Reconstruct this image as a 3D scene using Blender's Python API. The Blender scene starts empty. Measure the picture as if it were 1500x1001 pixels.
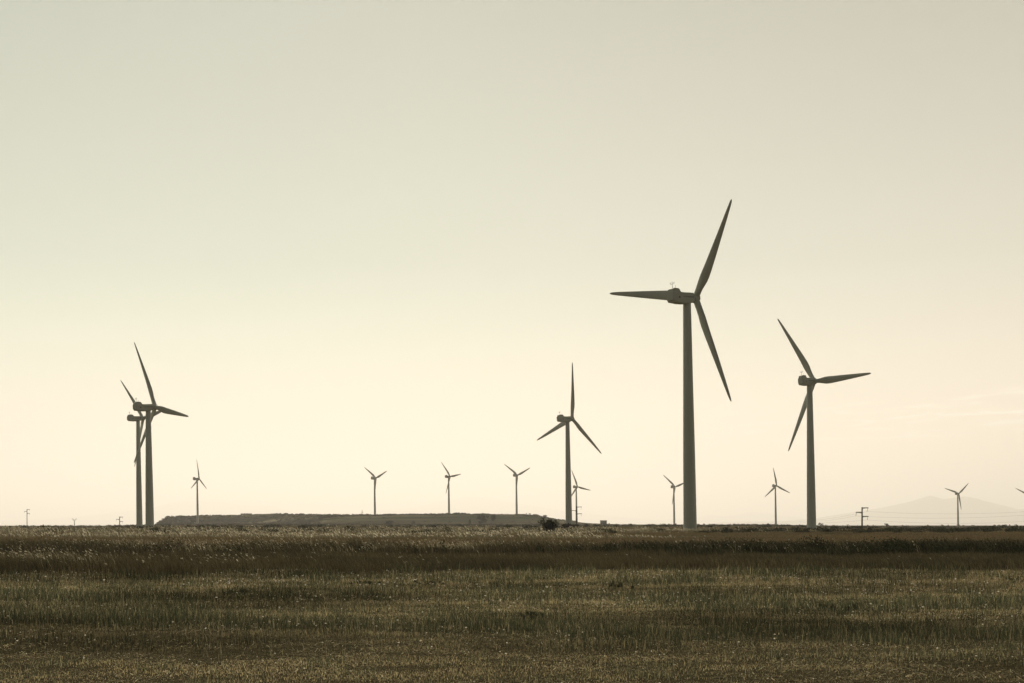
import bpy, bmesh, math, random
import numpy as np
from mathutils import Vector, Matrix, Euler

R = math.radians
scene = bpy.context.scene
col = scene.collection
rng = np.random.default_rng(11)
random.seed(11)

# ------------------------------------------------------------------ camera
F = 2083.3            # focal length in photo pixels (50 mm on 36 mm, 1500 px)
CZ = 1.8              # eye height
HY = 771.0            # photo row of the horizon
cam_d = bpy.data.cameras.new('camera')
cam_d.sensor_width = 36.0
cam_d.lens = 50.0
cam_d.shift_y = (HY - 500.5) / 1500.0
cam_d.clip_start = 0.5
cam_d.clip_end = 250000.0
cam = bpy.data.objects.new('camera', cam_d)
cam.location = (0, 0, CZ)
cam.rotation_euler = (R(90), 0, 0)
col.objects.link(cam)
scene.camera = cam

# ------------------------------------------------------------------ view, world, sun
scene.view_settings.view_transform = 'Standard'
scene.view_settings.look = 'None'
scene.view_settings.exposure = 0.0
scene.view_settings.gamma = 1.0
scene.view_settings.use_curve_mapping = False
scene.cycles.use_denoising = True
scene.cycles.max_bounces = 6
scene.cycles.diffuse_bounces = 3
scene.cycles.transmission_bounces = 4
scene.cycles.volume_bounces = 0
scene.cycles.transparent_max_bounces = 8
scene.cycles.sample_clamp_indirect = 4.0

SUN_EL, SUN_AZ = 27.0, -7.0      # degrees; azimuth from straight ahead, to the right positive

world = bpy.data.worlds.new('World')
scene.world = world
world.use_nodes = True
wn, wl = world.node_tree.nodes, world.node_tree.links
wn.clear()


def W(t, **kw):
    n = wn.new(t)
    for k, v in kw.items():
        setattr(n, k, v)
    return n


def wmath(op, a, b=None, clamp=False):
    n = W('ShaderNodeMath', operation=op, use_clamp=clamp)
    for i, v in enumerate((a, b)):
        if v is None:
            continue
        if isinstance(v, (int, float)):
            n.inputs[i].default_value = v
        else:
            wl.new(v, n.inputs[i])
    return n.outputs[0]


def wramp(fac, stops):
    n = W('ShaderNodeValToRGB')
    e = n.color_ramp.elements
    e[0].position, e[0].color = stops[0][0], (*stops[0][1], 1)
    e[1].position, e[1].color = stops[-1][0], (*stops[-1][1], 1)
    for p, c in stops[1:-1]:
        x = e.new(p)
        x.color = (*c, 1)
    wl.new(fac, n.inputs[0])
    return n.outputs[0]


def wmix(fac, a, b, mode='MIX'):
    n = W('ShaderNodeMix', data_type='RGBA', blend_type=mode)
    for i, v in ((0, fac), (6, a), (7, b)):
        if isinstance(v, (int, float)):
            n.inputs[i].default_value = v
        elif isinstance(v, tuple):
            n.inputs[i].default_value = (*v, 1)
        else:
            wl.new(v, n.inputs[i])
    return n.outputs[2]


tc = W('ShaderNodeTexCoord')
sep = W('ShaderNodeSeparateXYZ')
wl.new(tc.outputs['Generated'], sep.inputs[0])
dx, dy, dz = sep.outputs
sky = W('ShaderNodeTexSky', sky_type='NISHITA', sun_disc=False)
sky.sun_elevation = R(SUN_EL)
sky.sun_rotation = R(SUN_AZ)
sky.altitude = 200
sky.air_density = 1.2
sky.dust_density = 1.0
sky.ozone_density = 0.6
# dusty evening air: colour by height above the horizon (sine of the elevation)
el = wmath('MULTIPLY', dz, 2.0, True)
left = wramp(el, [(0.0, (.92, .84, .70)), (0.07, (.88, .79, .655)), (0.16, (.79, .755, .61)), (0.25, (.67, .715, .56)), (0.36, (.52, .585, .475)),
                  (0.52, (.46, .51, .42)), (0.69, (.40, .44, .375)), (1.0, (.36, .385, .335))])
right = wramp(el, [(0.0, (1.0, .835, .66)), (0.07, (1.03, .86, .68)), (0.16, (.98, .84, .67)), (0.25, (.82, .74, .59)), (0.36, (.65, .635, .515)),
                   (0.52, (.55, .54, .44)), (0.69, (.475, .455, .37)), (1.0, (.385, .38, .33))])
lr = wmath('ADD', wmath('MULTIPLY', dx, 2.0), 0.35, True)
glow = wmix(lr, left, right)
# thin wisps low in the right half of the sky
vec = W('ShaderNodeCombineXYZ')
wl.new(wmath('MULTIPLY', dx, 11.0), vec.inputs[0])
wl.new(wmath('MULTIPLY', wmath('SUBTRACT', dz, wmath('MULTIPLY', dx, 0.035)), 115.0), vec.inputs[1])
wl.new(dy, vec.inputs[2])
nz = W('ShaderNodeTexNoise')
nz.inputs['Scale'].default_value = 2.1
nz.inputs['Detail'].default_value = 7.0
nz.inputs['Roughness'].default_value = 0.55
nz.inputs['Distortion'].default_value = 0.6
wl.new(vec.outputs[0], nz.inputs['Vector'])
band = wmath('SUBTRACT', 1.0, wmath('MULTIPLY', wmath('ABSOLUTE', wmath('SUBTRACT', dz, wmath('ADD', 0.052, wmath('MULTIPLY', dx, 0.075)))), 55.0), True)
side = wmath('MULTIPLY', wmath('SUBTRACT', dx, 0.13), 7.0, True)
wisp = wmath('MULTIPLY', wmath('SUBTRACT', nz.outputs[0], 0.50), 6.0, True)
cl = wmath('MULTIPLY', wmath('MULTIPLY', wisp, band), wmath('MULTIPLY', side, .7))
glow = wmix(cl, glow, (1.32, 1.20, 1.03))
# the sky opposite the low sun is much darker than the glow around it
toward = W('ShaderNodeMapRange')
toward.inputs[1].default_value = -0.35
toward.inputs[2].default_value = 0.85
toward.inputs[3].default_value = 0.19
toward.inputs[4].default_value = 1.0
toward.interpolation_type = 'SMOOTHSTEP'
wl.new(dy, toward.inputs[0])
glow = wmix(1.0, glow, toward.outputs[0], 'MULTIPLY')
glow10 = wmix(1.0, glow, (10.0, 10.0, 10.0), 'MULTIPLY')
blend = wmix(0.96, sky.outputs[0], glow10)
bg = W('ShaderNodeBackground')
bg.inputs['Strength'].default_value = 0.1
wl.new(blend, bg.inputs['Color'])
wo = W('ShaderNodeOutputWorld')
wl.new(bg.outputs[0], wo.inputs['Surface'])

sun_d = bpy.data.lights.new('sun', 'SUN')
sun_d.energy = 4.7
sun_d.angle = R(0.5)
sun_d.color = (1.0, 0.88, 0.70)
sun = bpy.data.objects.new('sun', sun_d)
sdir = Vector((math.sin(R(SUN_AZ)) * math.cos(R(SUN_EL)), math.cos(R(SUN_AZ)) * math.cos(R(SUN_EL)), math.sin(R(SUN_EL))))
sun.rotation_euler = sdir.to_track_quat('Z', 'Y').to_euler()
sun.location = (0, 0, 60)
col.objects.link(sun)


# ------------------------------------------------------------------ helpers
def at(px, py, Y):
    """photo pixel and depth -> point of the world"""
    return Vector(((px - 750) / F * Y, Y, CZ - (py - HY) / F * Y))


def tag(o, label=None, cat=None, group=None, kind=None):
    if label: o['label'] = label
    if cat: o['category'] = cat
    if group: o['group'] = group
    if kind: o['kind'] = kind
    return o


def empty(name, loc, label=None, cat=None, group=None):
    o = bpy.data.objects.new(name, None)
    o.empty_display_size = 0.5
    o.location = loc
    col.objects.link(o)
    return tag(o, label, cat, group)


def link(name, me, mat, parent=None, smooth=False):
    o = bpy.data.objects.new(name, me)
    if mat: me.materials.append(mat)
    if smooth:
        me.polygons.foreach_set('use_smooth', [True] * len(me.polygons))
    col.objects.link(o)
    if parent: o.parent = parent
    return o


def from_bm(name, bm, mat, parent=None, smooth=False):
    me = bpy.data.meshes.new(name)
    bm.normal_update()
    bm.to_mesh(me)
    bm.free()
    return link(name, me, mat, parent, smooth)


def from_np(name, verts, faces4=None, faces3=None, cols=None, mat=None, parent=None, smooth=False):
    me = bpy.data.meshes.new(name)
    verts = np.asarray(verts, np.float32)
    parts, starts, n = [], [], 0
    if faces4 is not None and len(faces4):
        parts.append(np.asarray(faces4, np.int32).ravel())
        starts.append(np.arange(len(faces4)) * 4)
        n = len(faces4) * 4
    if faces3 is not None and len(faces3):
        parts.append(np.asarray(faces3, np.int32).ravel())
        starts.append(n + np.arange(len(faces3)) * 3)
    loops = np.concatenate(parts)
    starts = np.concatenate(starts).astype(np.int32)
    me.vertices.add(len(verts)); me.vertices.foreach_set('co', verts.ravel())
    me.loops.add(len(loops)); me.loops.foreach_set('vertex_index', loops)
    me.polygons.add(len(starts)); me.polygons.foreach_set('loop_start', starts)
    me.update(calc_edges=True)
    if cols is not None:
        a = me.attributes.new('tint', 'FLOAT_COLOR', 'POINT')
        c4 = np.ones((len(verts), 4), np.float32); c4[:, :3] = cols
        a.data.foreach_set('color', c4.ravel())
    return link(name, me, mat, parent, smooth)


def _hash(ix, iy, seed):
    h = (ix.astype(np.int64) * 374761393 + iy.astype(np.int64) * 668265263 + seed * 1442695041) & 0xffffffff
    h = ((h ^ (h >> 13)) * 1274126177) & 0xffffffff
    return ((h ^ (h >> 16)) & 0xffff) / 65535.0


def vnoise(x, y, seed=0):
    x = np.asarray(x, float); y = np.asarray(y, float)
    ix, iy = np.floor(x), np.floor(y)
    fx, fy = x - ix, y - iy
    fx = fx * fx * (3 - 2 * fx); fy = fy * fy * (3 - 2 * fy)
    a, b = _hash(ix, iy, seed), _hash(ix + 1, iy, seed)
    c, d = _hash(ix, iy + 1, seed), _hash(ix + 1, iy + 1, seed)
    return (a * (1 - fx) + b * fx) * (1 - fy) + (c * (1 - fx) + d * fx) * fy


def fbm(x, y, seed=0, n=4):
    s, a, t = 0, 0.5, 0
    for i in range(n):
        s = s + a * vnoise(x * 2 ** i, y * 2 ** i, seed + i * 17); t += a; a *= 0.5
    return s / t


def sstep(a, b, x):
    t = np.clip((x - a) / (b - a), 0, 1)
    return t * t * (3 - 2 * t)


# ------------------------------------------------------------------ the lie of the land
HILL_PX = np.array([200, 228, 231, 238, 246, 260, 300, 350, 400, 440, 500, 548, 600, 650, 682, 700, 730, 760, 785, 800, 815, 835, 860, 900, 960], float)
HILL_PY = np.array([771, 770, 767, 762, 757.5, 757, 755.5, 754.5, 753.2, 754, 755, 755, 754, 754, 753, 754.3, 755, 754.7, 756.5, 759, 761.5, 764, 766.5, 768, 770], float)


def ground_z(x, y):
    x = np.asarray(x, float); y = np.asarray(y, float)
    d = np.hypot(x, y)
    yy = np.maximum(y, 1.0)
    z = np.interp(d, [0, 50, 56, 62, 68, 76, 90, 130, 220, 300, 420, 600, 1000, 2000, 4000, 8000, 40000],
                  [0, 0, .10, .16, .10, .18, .2, .32, .62, .95, 1.15, 1.5, 2.2, 4.0, 6.0, 6.5, 6.5])
    t = np.where(y > 1, x / yy, 0)
    low = 1 - 0.66 * sstep(.17, .25, t) - 0.5 * sstep(.24, .30, -t)
    far = sstep(300, 900, d)
    z = z * (1 - far + far * low)
    z = z + (fbm(x / 9, y / 9, 3) - .5) * .16 * sstep(4, 12, d) * (1 - .5 * sstep(80, 300, d))
    z = z + (fbm(x / 160, y / 60, 5) - .5) * 1.0 * sstep(320, 900, d)
    # the low flat-topped hill on the left
    ok = (y > 900) & (np.abs(t) < .45)
    ty = np.interp(t * F + 750, HILL_PX, HILL_PY)
    ys = 1330 + 330 * sstep(.10, .2, -t)
    top = (HY - ty) / F * (ys + 330) + CZ
    h = np.where(ok, top * sstep(0, 1, (y - ys) / 330) * (1 - sstep(2900, 4200, y)), 0)
    h = h * (1 + .10 * (fbm(x / 60, y / 60, 9) - .5)) + sstep(3, 9, h) * (fbm(x / 16, y / 40, 13, 3) - .5) * 2.6
    z = np.where(h > z, z * .15 + h * .85 + (h - z) * .15, z)
    return z


def gz(x, y):
    return float(ground_z(np.array([x]), np.array([y]))[0])


# ------------------------------------------------------------------ materials
def new_mat(name):
    m = bpy.data.materials.new(name)
    m.use_nodes = True
    nt = m.node_tree
    nt.nodes.clear()
    return m, nt.nodes, nt.links, nt.nodes.new('ShaderNodeOutputMaterial')


def noise_mat(name, c1, c2, scale, rough=.6, bump=0.0, stretch=(1, 1, 1), detail=6, metallic=0.0, lo=.35, hi=.65):
    m, n, l, out = new_mat(name)
    p = n.new('ShaderNodeBsdfPrincipled')
    p.inputs['Roughness'].default_value = rough
    p.inputs['Metallic'].default_value = metallic
    tcn = n.new('ShaderNodeTexCoord')
    mp = n.new('ShaderNodeMapping'); mp.inputs['Scale'].default_value = stretch
    nz = n.new('ShaderNodeTexNoise'); nz.inputs['Scale'].default_value = scale; nz.inputs['Detail'].default_value = detail
    rp = n.new('ShaderNodeValToRGB')
    rp.color_ramp.elements[0].position = lo; rp.color_ramp.elements[0].color = (*c1, 1)
    rp.color_ramp.elements[1].position = hi; rp.color_ramp.elements[1].color = (*c2, 1)
    l.new(tcn.outputs['Object'], mp.inputs[0]); l.new(mp.outputs[0], nz.inputs['Vector'])
    l.new(nz.outputs[0], rp.inputs[0]); l.new(rp.outputs[0], p.inputs['Base Color'])
    if bump:
        b = n.new('ShaderNodeBump'); b.inputs['Strength'].default_value = bump
        l.new(nz.outputs[0], b.inputs['Height']); l.new(b.outputs[0], p.inputs['Normal'])
    l.new(p.outputs[0], out.inputs[0])
    return m


def leaf_mat(name, transl=.4, gain=1.0):
    """blades and leaves: their own colour per blade, light passing through"""
    m, n, l, out = new_mat(name)
    a = n.new('ShaderNodeAttribute'); a.attribute_name = 'tint'
    d = n.new('ShaderNodeBsdfDiffuse'); t = n.new('ShaderNodeBsdfTranslucent')
    mx = n.new('ShaderNodeMixShader'); mx.inputs[0].default_value = transl
    l.new(a.outputs['Color'], d.inputs[0]); l.new(a.outputs['Color'], t.inputs[0])
    l.new(d.outputs[0], mx.inputs[1]); l.new(t.outputs[0], mx.inputs[2])
    l.new(mx.outputs[0], out.inputs[0])
    return m


M_GRASS = leaf_mat('dry_grass_blade', .35)
M_TALL = leaf_mat('dense_grass_blade', .20)
M_SEED_GLINT = leaf_mat('seed_head_and_glint', .55)
M_LEAF = leaf_mat('shrub_leaf', .25)
M_STEEL = noise_mat('weathered_tower_paint', (.515, .565, .475), (.585, .625, .53), .5, .45, 0.0, (1, 1, .12))
M_BLADE = noise_mat('rotor_blade_paint', (.45, .475, .395), (.52, .54, .45), .35, .4, 0.0, (1, 1, .3))
M_NAC = noise_mat('nacelle_paint', (.50, .53, .44), (.57, .59, .49), .8, .75)
M_DARK = noise_mat('dark_metal', (.03, .03, .026), (.06, .058, .05), 3, .6)
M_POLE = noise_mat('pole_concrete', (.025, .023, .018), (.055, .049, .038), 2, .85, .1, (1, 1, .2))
M_PALEPOLE = noise_mat('galvanised_pole', (.25, .24, .21), (.33, .32, .28), 2, .6)
M_GLASSINS = noise_mat('insulator_porcelain', (.20, .18, .15), (.32, .30, .25), 6, .3)
M_WIRE = noise_mat('aluminium_wire', (.10, .10, .09), (.16, .15, .14), 2, .5)
M_WALL = noise_mat('rendered_wall', (.17, .155, .125), (.24, .22, .18), .7, .9, .1)
M_ROOF = noise_mat('tiled_roof', (.14, .10, .075), (.20, .15, .11), 1.5, .9, .2)
M_DOOR = noise_mat('weathered_door', (.05, .045, .04), (.09, .08, .07), 4, .8)
M_BARK = noise_mat('bark', (.04, .033, .025), (.08, .065, .05), 8, .95, .4)
M_ROCK = noise_mat('mountain_ground', (.10, .095, .08), (.17, .15, .12), .0012, .95, 0)


def ground_mat():
    m, n, l, out = new_mat('field_earth')
    p = n.new('ShaderNodeBsdfDiffuse')
    geo = n.new('ShaderNodeNewGeometry')

    def noise(scale, stretch, detail=8, rough=.6):
        mp = n.new('ShaderNodeMapping'); mp.inputs['Scale'].default_value = stretch
        z = n.new('ShaderNodeTexNoise'); z.inputs['Scale'].default_value = scale; z.inputs['Detail'].default_value = detail
        z.inputs['Roughness'].default_value = rough
        l.new(geo.outputs['Position'], mp.inputs[0]); l.new(mp.outputs[0], z.inputs['Vector'])
        return z.outputs[0]

    def ramp(f, stops):
        r = n.new('ShaderNodeValToRGB'); e = r.color_ramp.elements
        e[0].position, e[0].color = stops[0][0], (*stops[0][1], 1)
        e[1].position, e[1].color = stops[-1][0], (*stops[-1][1], 1)
        for q, c in stops[1:-1]:
            x = e.new(q); x.color = (*c, 1)
        l.new(f, r.inputs[0]); return r.outputs[0]

    def mix(f, a, b):
        x = n.new('ShaderNodeMix'); x.data_type = 'RGBA'
        l.new(f, x.inputs[0]); l.new(a, x.inputs[6]); l.new(b, x.inputs[7]); return x.outputs[2]

    near = ramp(noise(7, (1, 1, 1), 10, .7), [(.3, (.020, .018, .011)), (.5, (.058, .049, .029)), (.72, (.16, .135, .080))])
    wide = ramp(noise(.02, (.4, 2.2, 1), 6), [(.38, (.050, .048, .030)), (.5, (.075, .060, .034)), (.62, (.13, .105, .058))])
    hill = ramp(noise(.010, (.35, 1.0, 14), 9, .68), [(.34, (.026, .031, .018)), (.48, (.052, .056, .033)), (.57, (.105, .098, .060)), (.66, (.28, .245, .155))])
    ln = n.new('ShaderNodeVectorMath'); ln.operation = 'LENGTH'; l.new(geo.outputs['Position'], ln.inputs[0])
    mr = n.new('ShaderNodeMapRange'); mr.inputs[1].default_value = 90; mr.inputs[2].default_value = 300
    l.new(ln.outputs['Value'], mr.inputs[0])
    s = n.new('ShaderNodeSeparateXYZ'); l.new(geo.outputs['Position'], s.inputs[0])
    mz = n.new('ShaderNodeMapRange'); mz.inputs[1].default_value = 4.5; mz.inputs[2].default_value = 7.5
    l.new(s.outputs[2], mz.inputs[0])
    c = mix(mz.outputs[0], mix(mr.outputs[0], near, wide), hill)
    l.new(c, p.inputs['Color'])
    b = n.new('ShaderNodeBump'); b.inputs['Strength'].default_value = .6; b.inputs['Distance'].default_value = .06
    l.new(noise(14, (1, 1, 1), 8, .7), b.inputs['Height']); l.new(b.outputs[0], p.inputs['Normal'])
    l.new(p.outputs[0], out.inputs[0])
    return m


# ------------------------------------------------------------------ ground
def build_ground():
    a = np.concatenate([np.linspace(-180, -34, 40, endpoint=False), np.linspace(-34, 34, 560, endpoint=False), np.linspace(34, 180, 40, endpoint=False)])
    a = np.radians(a)
    r = np.unique(np.concatenate([np.geomspace(1.5, 92000, 355), np.linspace(1200, 2000, 60), np.linspace(48, 92, 60)]))
    A, RR = np.meshgrid(a, r)
    X, Y = np.sin(A) * RR, np.cos(A) * RR
    Z = ground_z(X, Y)
    na, nr = len(a), len(r)
    V = np.concatenate([np.stack([X, Y, Z], -1).reshape(-1, 3), [[0, 0, gz(0, 0)]]])
    i, j = np.meshgrid(np.arange(nr - 1), np.arange(na), indexing='ij')
    jn = (j + 1) % na
    Q = np.stack([i * na + j, i * na + jn, (i + 1) * na + jn, (i + 1) * na + j], -1).reshape(-1, 4)[:, ::-1]
    k = np.arange(na)
    T = np.stack([np.full(na, na * nr), (k + 1) % na, k], -1)
    o = from_np('ground', V, Q, T, None, ground_mat(), None, True)
    tag(o, kind='structure')


build_ground()


def mountain(name, pts, Y, depth, seed):
    """a far range: ridge line given as photo pixels, real height and depth"""
    px = np.array([p[0] for p in pts], float); py = np.array([p[1] for p in pts], float)
    xs = np.linspace(px[0], px[-1], 220)
    H = (HY - np.interp(xs, px, py)) / F * Y
    v = np.linspace(-1, 1, 41)
    XX, VV = np.meshgrid((xs - 750) / F * Y, v)
    HH = np.broadcast_to(H, XX.shape)
    prof = np.maximum(0, 1 - np.abs(VV)) ** 1.15
    nzz = (fbm(XX / 2600, VV * depth / 2600, seed) - .5)
    Z = HH * prof * (1 + nzz * .5 * np.minimum(1, 4 * np.abs(VV))) + 4 - 6 * np.abs(VV) ** 6
    V = np.stack([XX, Y + VV * depth, Z], -1).reshape(-1, 3)
    nx, nv = len(xs), len(v)
    i, j = np.meshgrid(np.arange(nv - 1), np.arange(nx - 1), indexing='ij')
    Q = np.stack([i * nx + j, i * nx + j + 1, (i + 1) * nx + j + 1, (i + 1) * nx + j], -1).reshape(-1, 4)
    tag(from_np(name, V, Q, None, None, M_ROCK, None, True), kind='structure')


mountain('hills', [(1010, 771), (1060, 765), (1130, 764), (1190, 760), (1240, 752), (1290, 744.5), (1330, 736), (1350, 730), (1363, 726), (1372, 728.5), (1382, 731.5), (1392, 730.5), (1404, 728.5),
                   (1415, 727.5), (1432, 731), (1452, 736.5), (1482, 744), (1492, 747), (1506, 745), (1530, 741), (1600, 752), (1700, 760), (1800, 771)], 37000, 5900, 1)
mountain('hills', [(-260, 771), (-150, 757), (0, 763), (60, 761), (132, 755), (190, 748), (226, 743), (264, 734), (300, 734), (332, 736.5), (352, 740), (398, 741), (426, 750), (470, 758), (520, 757), (556, 747),
                   (600, 745), (632, 738), (660, 734), (690, 728), (720, 731), (760, 738), (820, 748), (900, 757), (960, 762), (1024, 758), (1036, 754.5), (1066, 757), (1100, 750), (1160, 757), (1230, 765), (1300, 771)], 60000, 9500, 2)


# ------------------------------------------------------------------ grass
SHORT = {}


def blades(P, h, w, lean, lean_a, tint, name, mat, seed_frac=0.0, seed_len=.16, seed_w=.03, seed_col=(.55, .47, .30), facing=None):
    """one mesh of grass: P (N,3) roots, h heights, w widths; each blade bends along lean_a by lean*h"""
    N = len(P)
    fa = rng.uniform(0, np.pi, N) if facing is None else facing
    sx, sy = np.cos(fa) * w * .5, np.sin(fa) * w * .5
    lx, ly = np.cos(lean_a) * lean * h, np.sin(lean_a) * lean * h
    V = np.zeros((N, 5, 3), np.float32)
    V[:, 0] = P + np.stack([-sx, -sy, -.02 * np.ones(N)], -1)
    V[:, 1] = P + np.stack([sx, sy, -.02 * np.ones(N)], -1)
    mid = P + np.stack([lx * .3, ly * .3, h * .6], -1)
    V[:, 2] = mid + np.stack([sx, sy, 0 * sx], -1) * .8
    V[:, 3] = mid - np.stack([sx, sy, 0 * sx], -1) * .8
    tip = P + np.stack([lx, ly, h * (1 - .12 * np.minimum(lean, 1.5))], -1)
    V[:, 4] = tip
    b = np.arange(N)[:, None] * 5
    Q = b + np.array([[0, 1, 2, 3]])
    T = b + np.array([[3, 2, 4]])
    C = np.repeat(tint[:, None, :], 5, 1)
    tag(from_np(name, V.reshape(-1, 3), Q, T, C.reshape(-1, 3), mat), kind='stuff')
    if seed_frac > 0:
        k = rng.random(N) < seed_frac
        t0 = tip[k]; n = len(t0)
        dirv = np.stack([lx[k] * 1.3, ly[k] * 1.3, h[k] * .45], -1)
        dirv /= np.linalg.norm(dirv, axis=1, keepdims=True)
        L = seed_len * rng.uniform(.6, 1.4, n)[:, None]
        Wd = seed_w * rng.uniform(.6, 1.4, n)
        f2 = rng.uniform(0, np.pi, n)
        side = np.stack([np.cos(f2) * Wd * .5, np.sin(f2) * Wd * .5, Wd * .25], -1)
        S = np.zeros((n, 4, 3), np.float32)
        S[:, 0] = t0 - dirv * L * .25
        S[:, 1] = t0 + dirv * L * .3 + side
        S[:, 2] = t0 + dirv * L * .75
        S[:, 3] = t0 + dirv * L * .3 - side
        SC = np.array(seed_col)[None] * rng.uniform(.65, 1.2, n)[:, None]
        tag(from_np('grass_seed_heads', S.reshape(-1, 3), np.arange(n)[:, None] * 4 + np.array([[0, 1, 2, 3]]), None,
                    np.repeat(SC[:, None], 4, 1).reshape(-1, 3), M_SEED_GLINT), kind='stuff')


def scatter(n, y0, y1, spread=.46, extra=3.0, power=1.0):
    """random points of the wedge the photo sees (and some way beside it); density falls with distance when power < 1"""
    u = rng.random(n)
    y = (y0 ** (1 + power) + u * (y1 ** (1 + power) - y0 ** (1 + power))) ** (1 / (1 + power))
    x = rng.uniform(-1, 1, n) * (spread * y + extra)
    return x, y


def on_ground(x, y):
    return np.stack([x, y, ground_z(x, y)], -1)


def tints(n, a, b, f, jitter=.25):
    f = np.clip(f, 0, 1)[:, None]
    c = np.array(a)[None] * (1 - f) + np.array(b)[None] * f
    return c * rng.uniform(1 - jitter, 1 + jitter, (n, 1)) * rng.uniform(.94, 1.06, (n, 3))


STRAW = (0.56, 0.48, 0.27)
BROWN = (0.22, 0.188, 0.105)
RUST = (0.24, 0.18, 0.095)
GREEN = (0.09, 0.098, 0.056)
DARKGREEN = (0.042, 0.047, 0.028)
PALE = (0.7, 0.62, 0.43)


def green_strips(x, y):
    """where greener, slightly taller grass runs across the stubble, in broken swathes"""
    t = x / y
    wob = (fbm(x / 5.0, y / 4.0, 21) - .5) * 7.0
    brk = .35 + 1.35 * sstep(.25, .7, fbm(x / 2.2, y / 1.6, 23))
    c1 = 25.0 - 8.0 * (t + .02) + wob
    g1 = (1 - sstep(.6, 4.4, np.abs(y - c1))) * brk * .92
    c2 = 34.5 - 5 * t + wob * 1.6
    g2 = (1 - sstep(.8, 4.0, np.abs(y - c2))) * (.22 + .38 * sstep(.0, .3, np.abs(t + .04))) * brk
    g3 = sstep(.54, .74, fbm(x / 2.0, y / 1.3, 33)) * .6
    g4 = sstep(.52, .70, fbm(x / .5, y / .35, 35)) * .45
    return np.clip(np.maximum(np.maximum(g1, g2), np.maximum(g3, g4)), 0, .93)


def flat_bits(name, P, L, wd, C, mat, tilt=.25):
    n = len(L)
    a = rng.uniform(0, 2 * np.pi, n)
    dv = np.stack([np.cos(a) * L * .5, np.sin(a) * L * .5, rng.uniform(-tilt, tilt, n) * L], -1)
    sv = np.stack([-np.sin(a) * wd, np.cos(a) * wd, rng.uniform(-.5, .5, n) * wd], -1)
    V = np.stack([P - dv - sv, P + dv - sv, P + dv + sv, P - dv + sv], 1)
    tag(from_np(name, V.reshape(-1, 3), np.arange(n)[:, None] * 4 + np.array([[0, 1, 2, 3]]), None,
                np.repeat(C[:, None], 4, 1).reshape(-1, 3), mat), kind='stuff')


def near_field():
    n = 700000
    x, y = scatter(n, 11.8, 55, spread=.42, extra=2.0, power=.15)
    g = green_strips(x, y)
    pick = rng.random(n) < g
    patch = fbm(x / 2.5, y / 1.6, 41)
    fine = fbm(x / .45, y / .35, 43)
    h = np.where(pick, rng.uniform(.05, .19, n) * (.6 + .8 * fine), rng.uniform(.010, .05, n) * (.5 + .5 * patch + .7 * fine))
    h = np.where(y > 38, h * (1 + .5 * sstep(38, 50, y)), h)
    h = h * (.5 + .5 * sstep(18, 24, y)) * (.35 + 1.3 * sstep(.3, .7, fbm(x / 1.4, y / .6, 47)))
    w = .0045 * np.maximum(1, y / 20) * rng.uniform(.6, 1.5, n)
    lean = np.where(pick, rng.uniform(.05, .6, n), rng.uniform(.1, 1.6, n))
    la = rng.uniform(0, 2 * np.pi, n)
    tint = np.where(pick[:, None], tints(n, GREEN, DARKGREEN, rng.random(n), .35), tints(n, BROWN, STRAW, rng.random(n) ** 1.6 * (.3 + .7 * patch + .8 * fine), .35))
    mix = pick & (rng.random(n) < .15)
    tint[mix] = tints(int(mix.sum()), BROWN, STRAW, rng.random(int(mix.sum())) * .7)
    tint = tint * (.52 + .96 * sstep(.2, .8, fbm(x / 6, y / 3.5, 49)))[:, None] * (1 + .22 * (1 - sstep(17, 20.5, y + (fbm(x / 2, y / 2, 50) - .5) * 4)))[:, None]
    rust = (rng.random(n) < .45 * sstep(34, 47, y)) & ~pick
    tint[rust] = tints(int(rust.sum()), RUST, BROWN, rng.random(int(rust.sum())))
    blades(on_ground(x, y), h, w, lean, la, tint, 'stubble_grass', M_GRASS)
    # a sprinkling of taller single stalks
    n = 4500
    x, y = scatter(n, 12, 54, power=.4)
    blades(on_ground(x, y), rng.uniform(.08, .22, n), .0035 * np.maximum(1, y / 20), rng.uniform(.05, .9, n), np.pi + rng.normal(0, 1.2, n),
           tints(n, BROWN, PALE, rng.random(n) ** 2), 'single_stalks', M_GRASS)
    # cut straw lying flat
    n = 150000
    x, y = scatter(n, 11.8, 54, power=.1)
    keep = rng.random(n) < (1 - .75 * green_strips(x, y)) * sstep(.34, .60, fbm(x / 1.3, y / .8, 55)) * (.35 + .65 * (1 - sstep(17, 24, y)))
    x, y = x[keep], y[keep]; n = len(x)
    P = on_ground(x, y); P[:, 2] += rng.uniform(.012, .06, n)
    flat_bits('cut_straw', P, rng.uniform(.02, .09, n), rng.uniform(.0018, .0045, n) * np.maximum(1, y / 20), tints(n, STRAW, PALE, rng.random(n) ** 1.5, .45), M_GRASS)
    # pale flecks: sun glints on the stubble, put in as near-white specks
    n = 7500
    x, y = scatter(n, 12, 54, power=.5)
    keep = rng.random(n) < .15 + 1.3 * sstep(.4, .7, fbm(x / 4, y / 2.5, 61)) - .35 * green_strips(x, y)
    x, y = x[keep], y[keep]; n = len(x)
    P = on_ground(x, y); P[:, 2] += rng.uniform(.05, .12, n)
    s = rng.uniform(.005, .013, n) * np.maximum(1, y / 19)
    a = rng.uniform(0, np.pi, n)
    sv = np.stack([np.cos(a) * s, np.sin(a) * s, 0 * s], -1) * rng.uniform(.6, 1.8, n)[:, None]; uv = np.stack([0 * s, .3 * s, s * .7], -1)
    V = np.stack([P - sv, P - uv, P + sv, P + uv], 1)
    C = np.repeat((np.array((.88, .82, .66))[None] * rng.uniform(.5, 1.05, (n, 1)))[:, None], 4, 1)
    tag(from_np('glint_flecks', V.reshape(-1, 3), np.arange(n)[:, None] * 4 + np.array([[0, 1, 2, 3]]), None, C.reshape(-1, 3), M_SEED_GLINT), kind='stuff')


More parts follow.
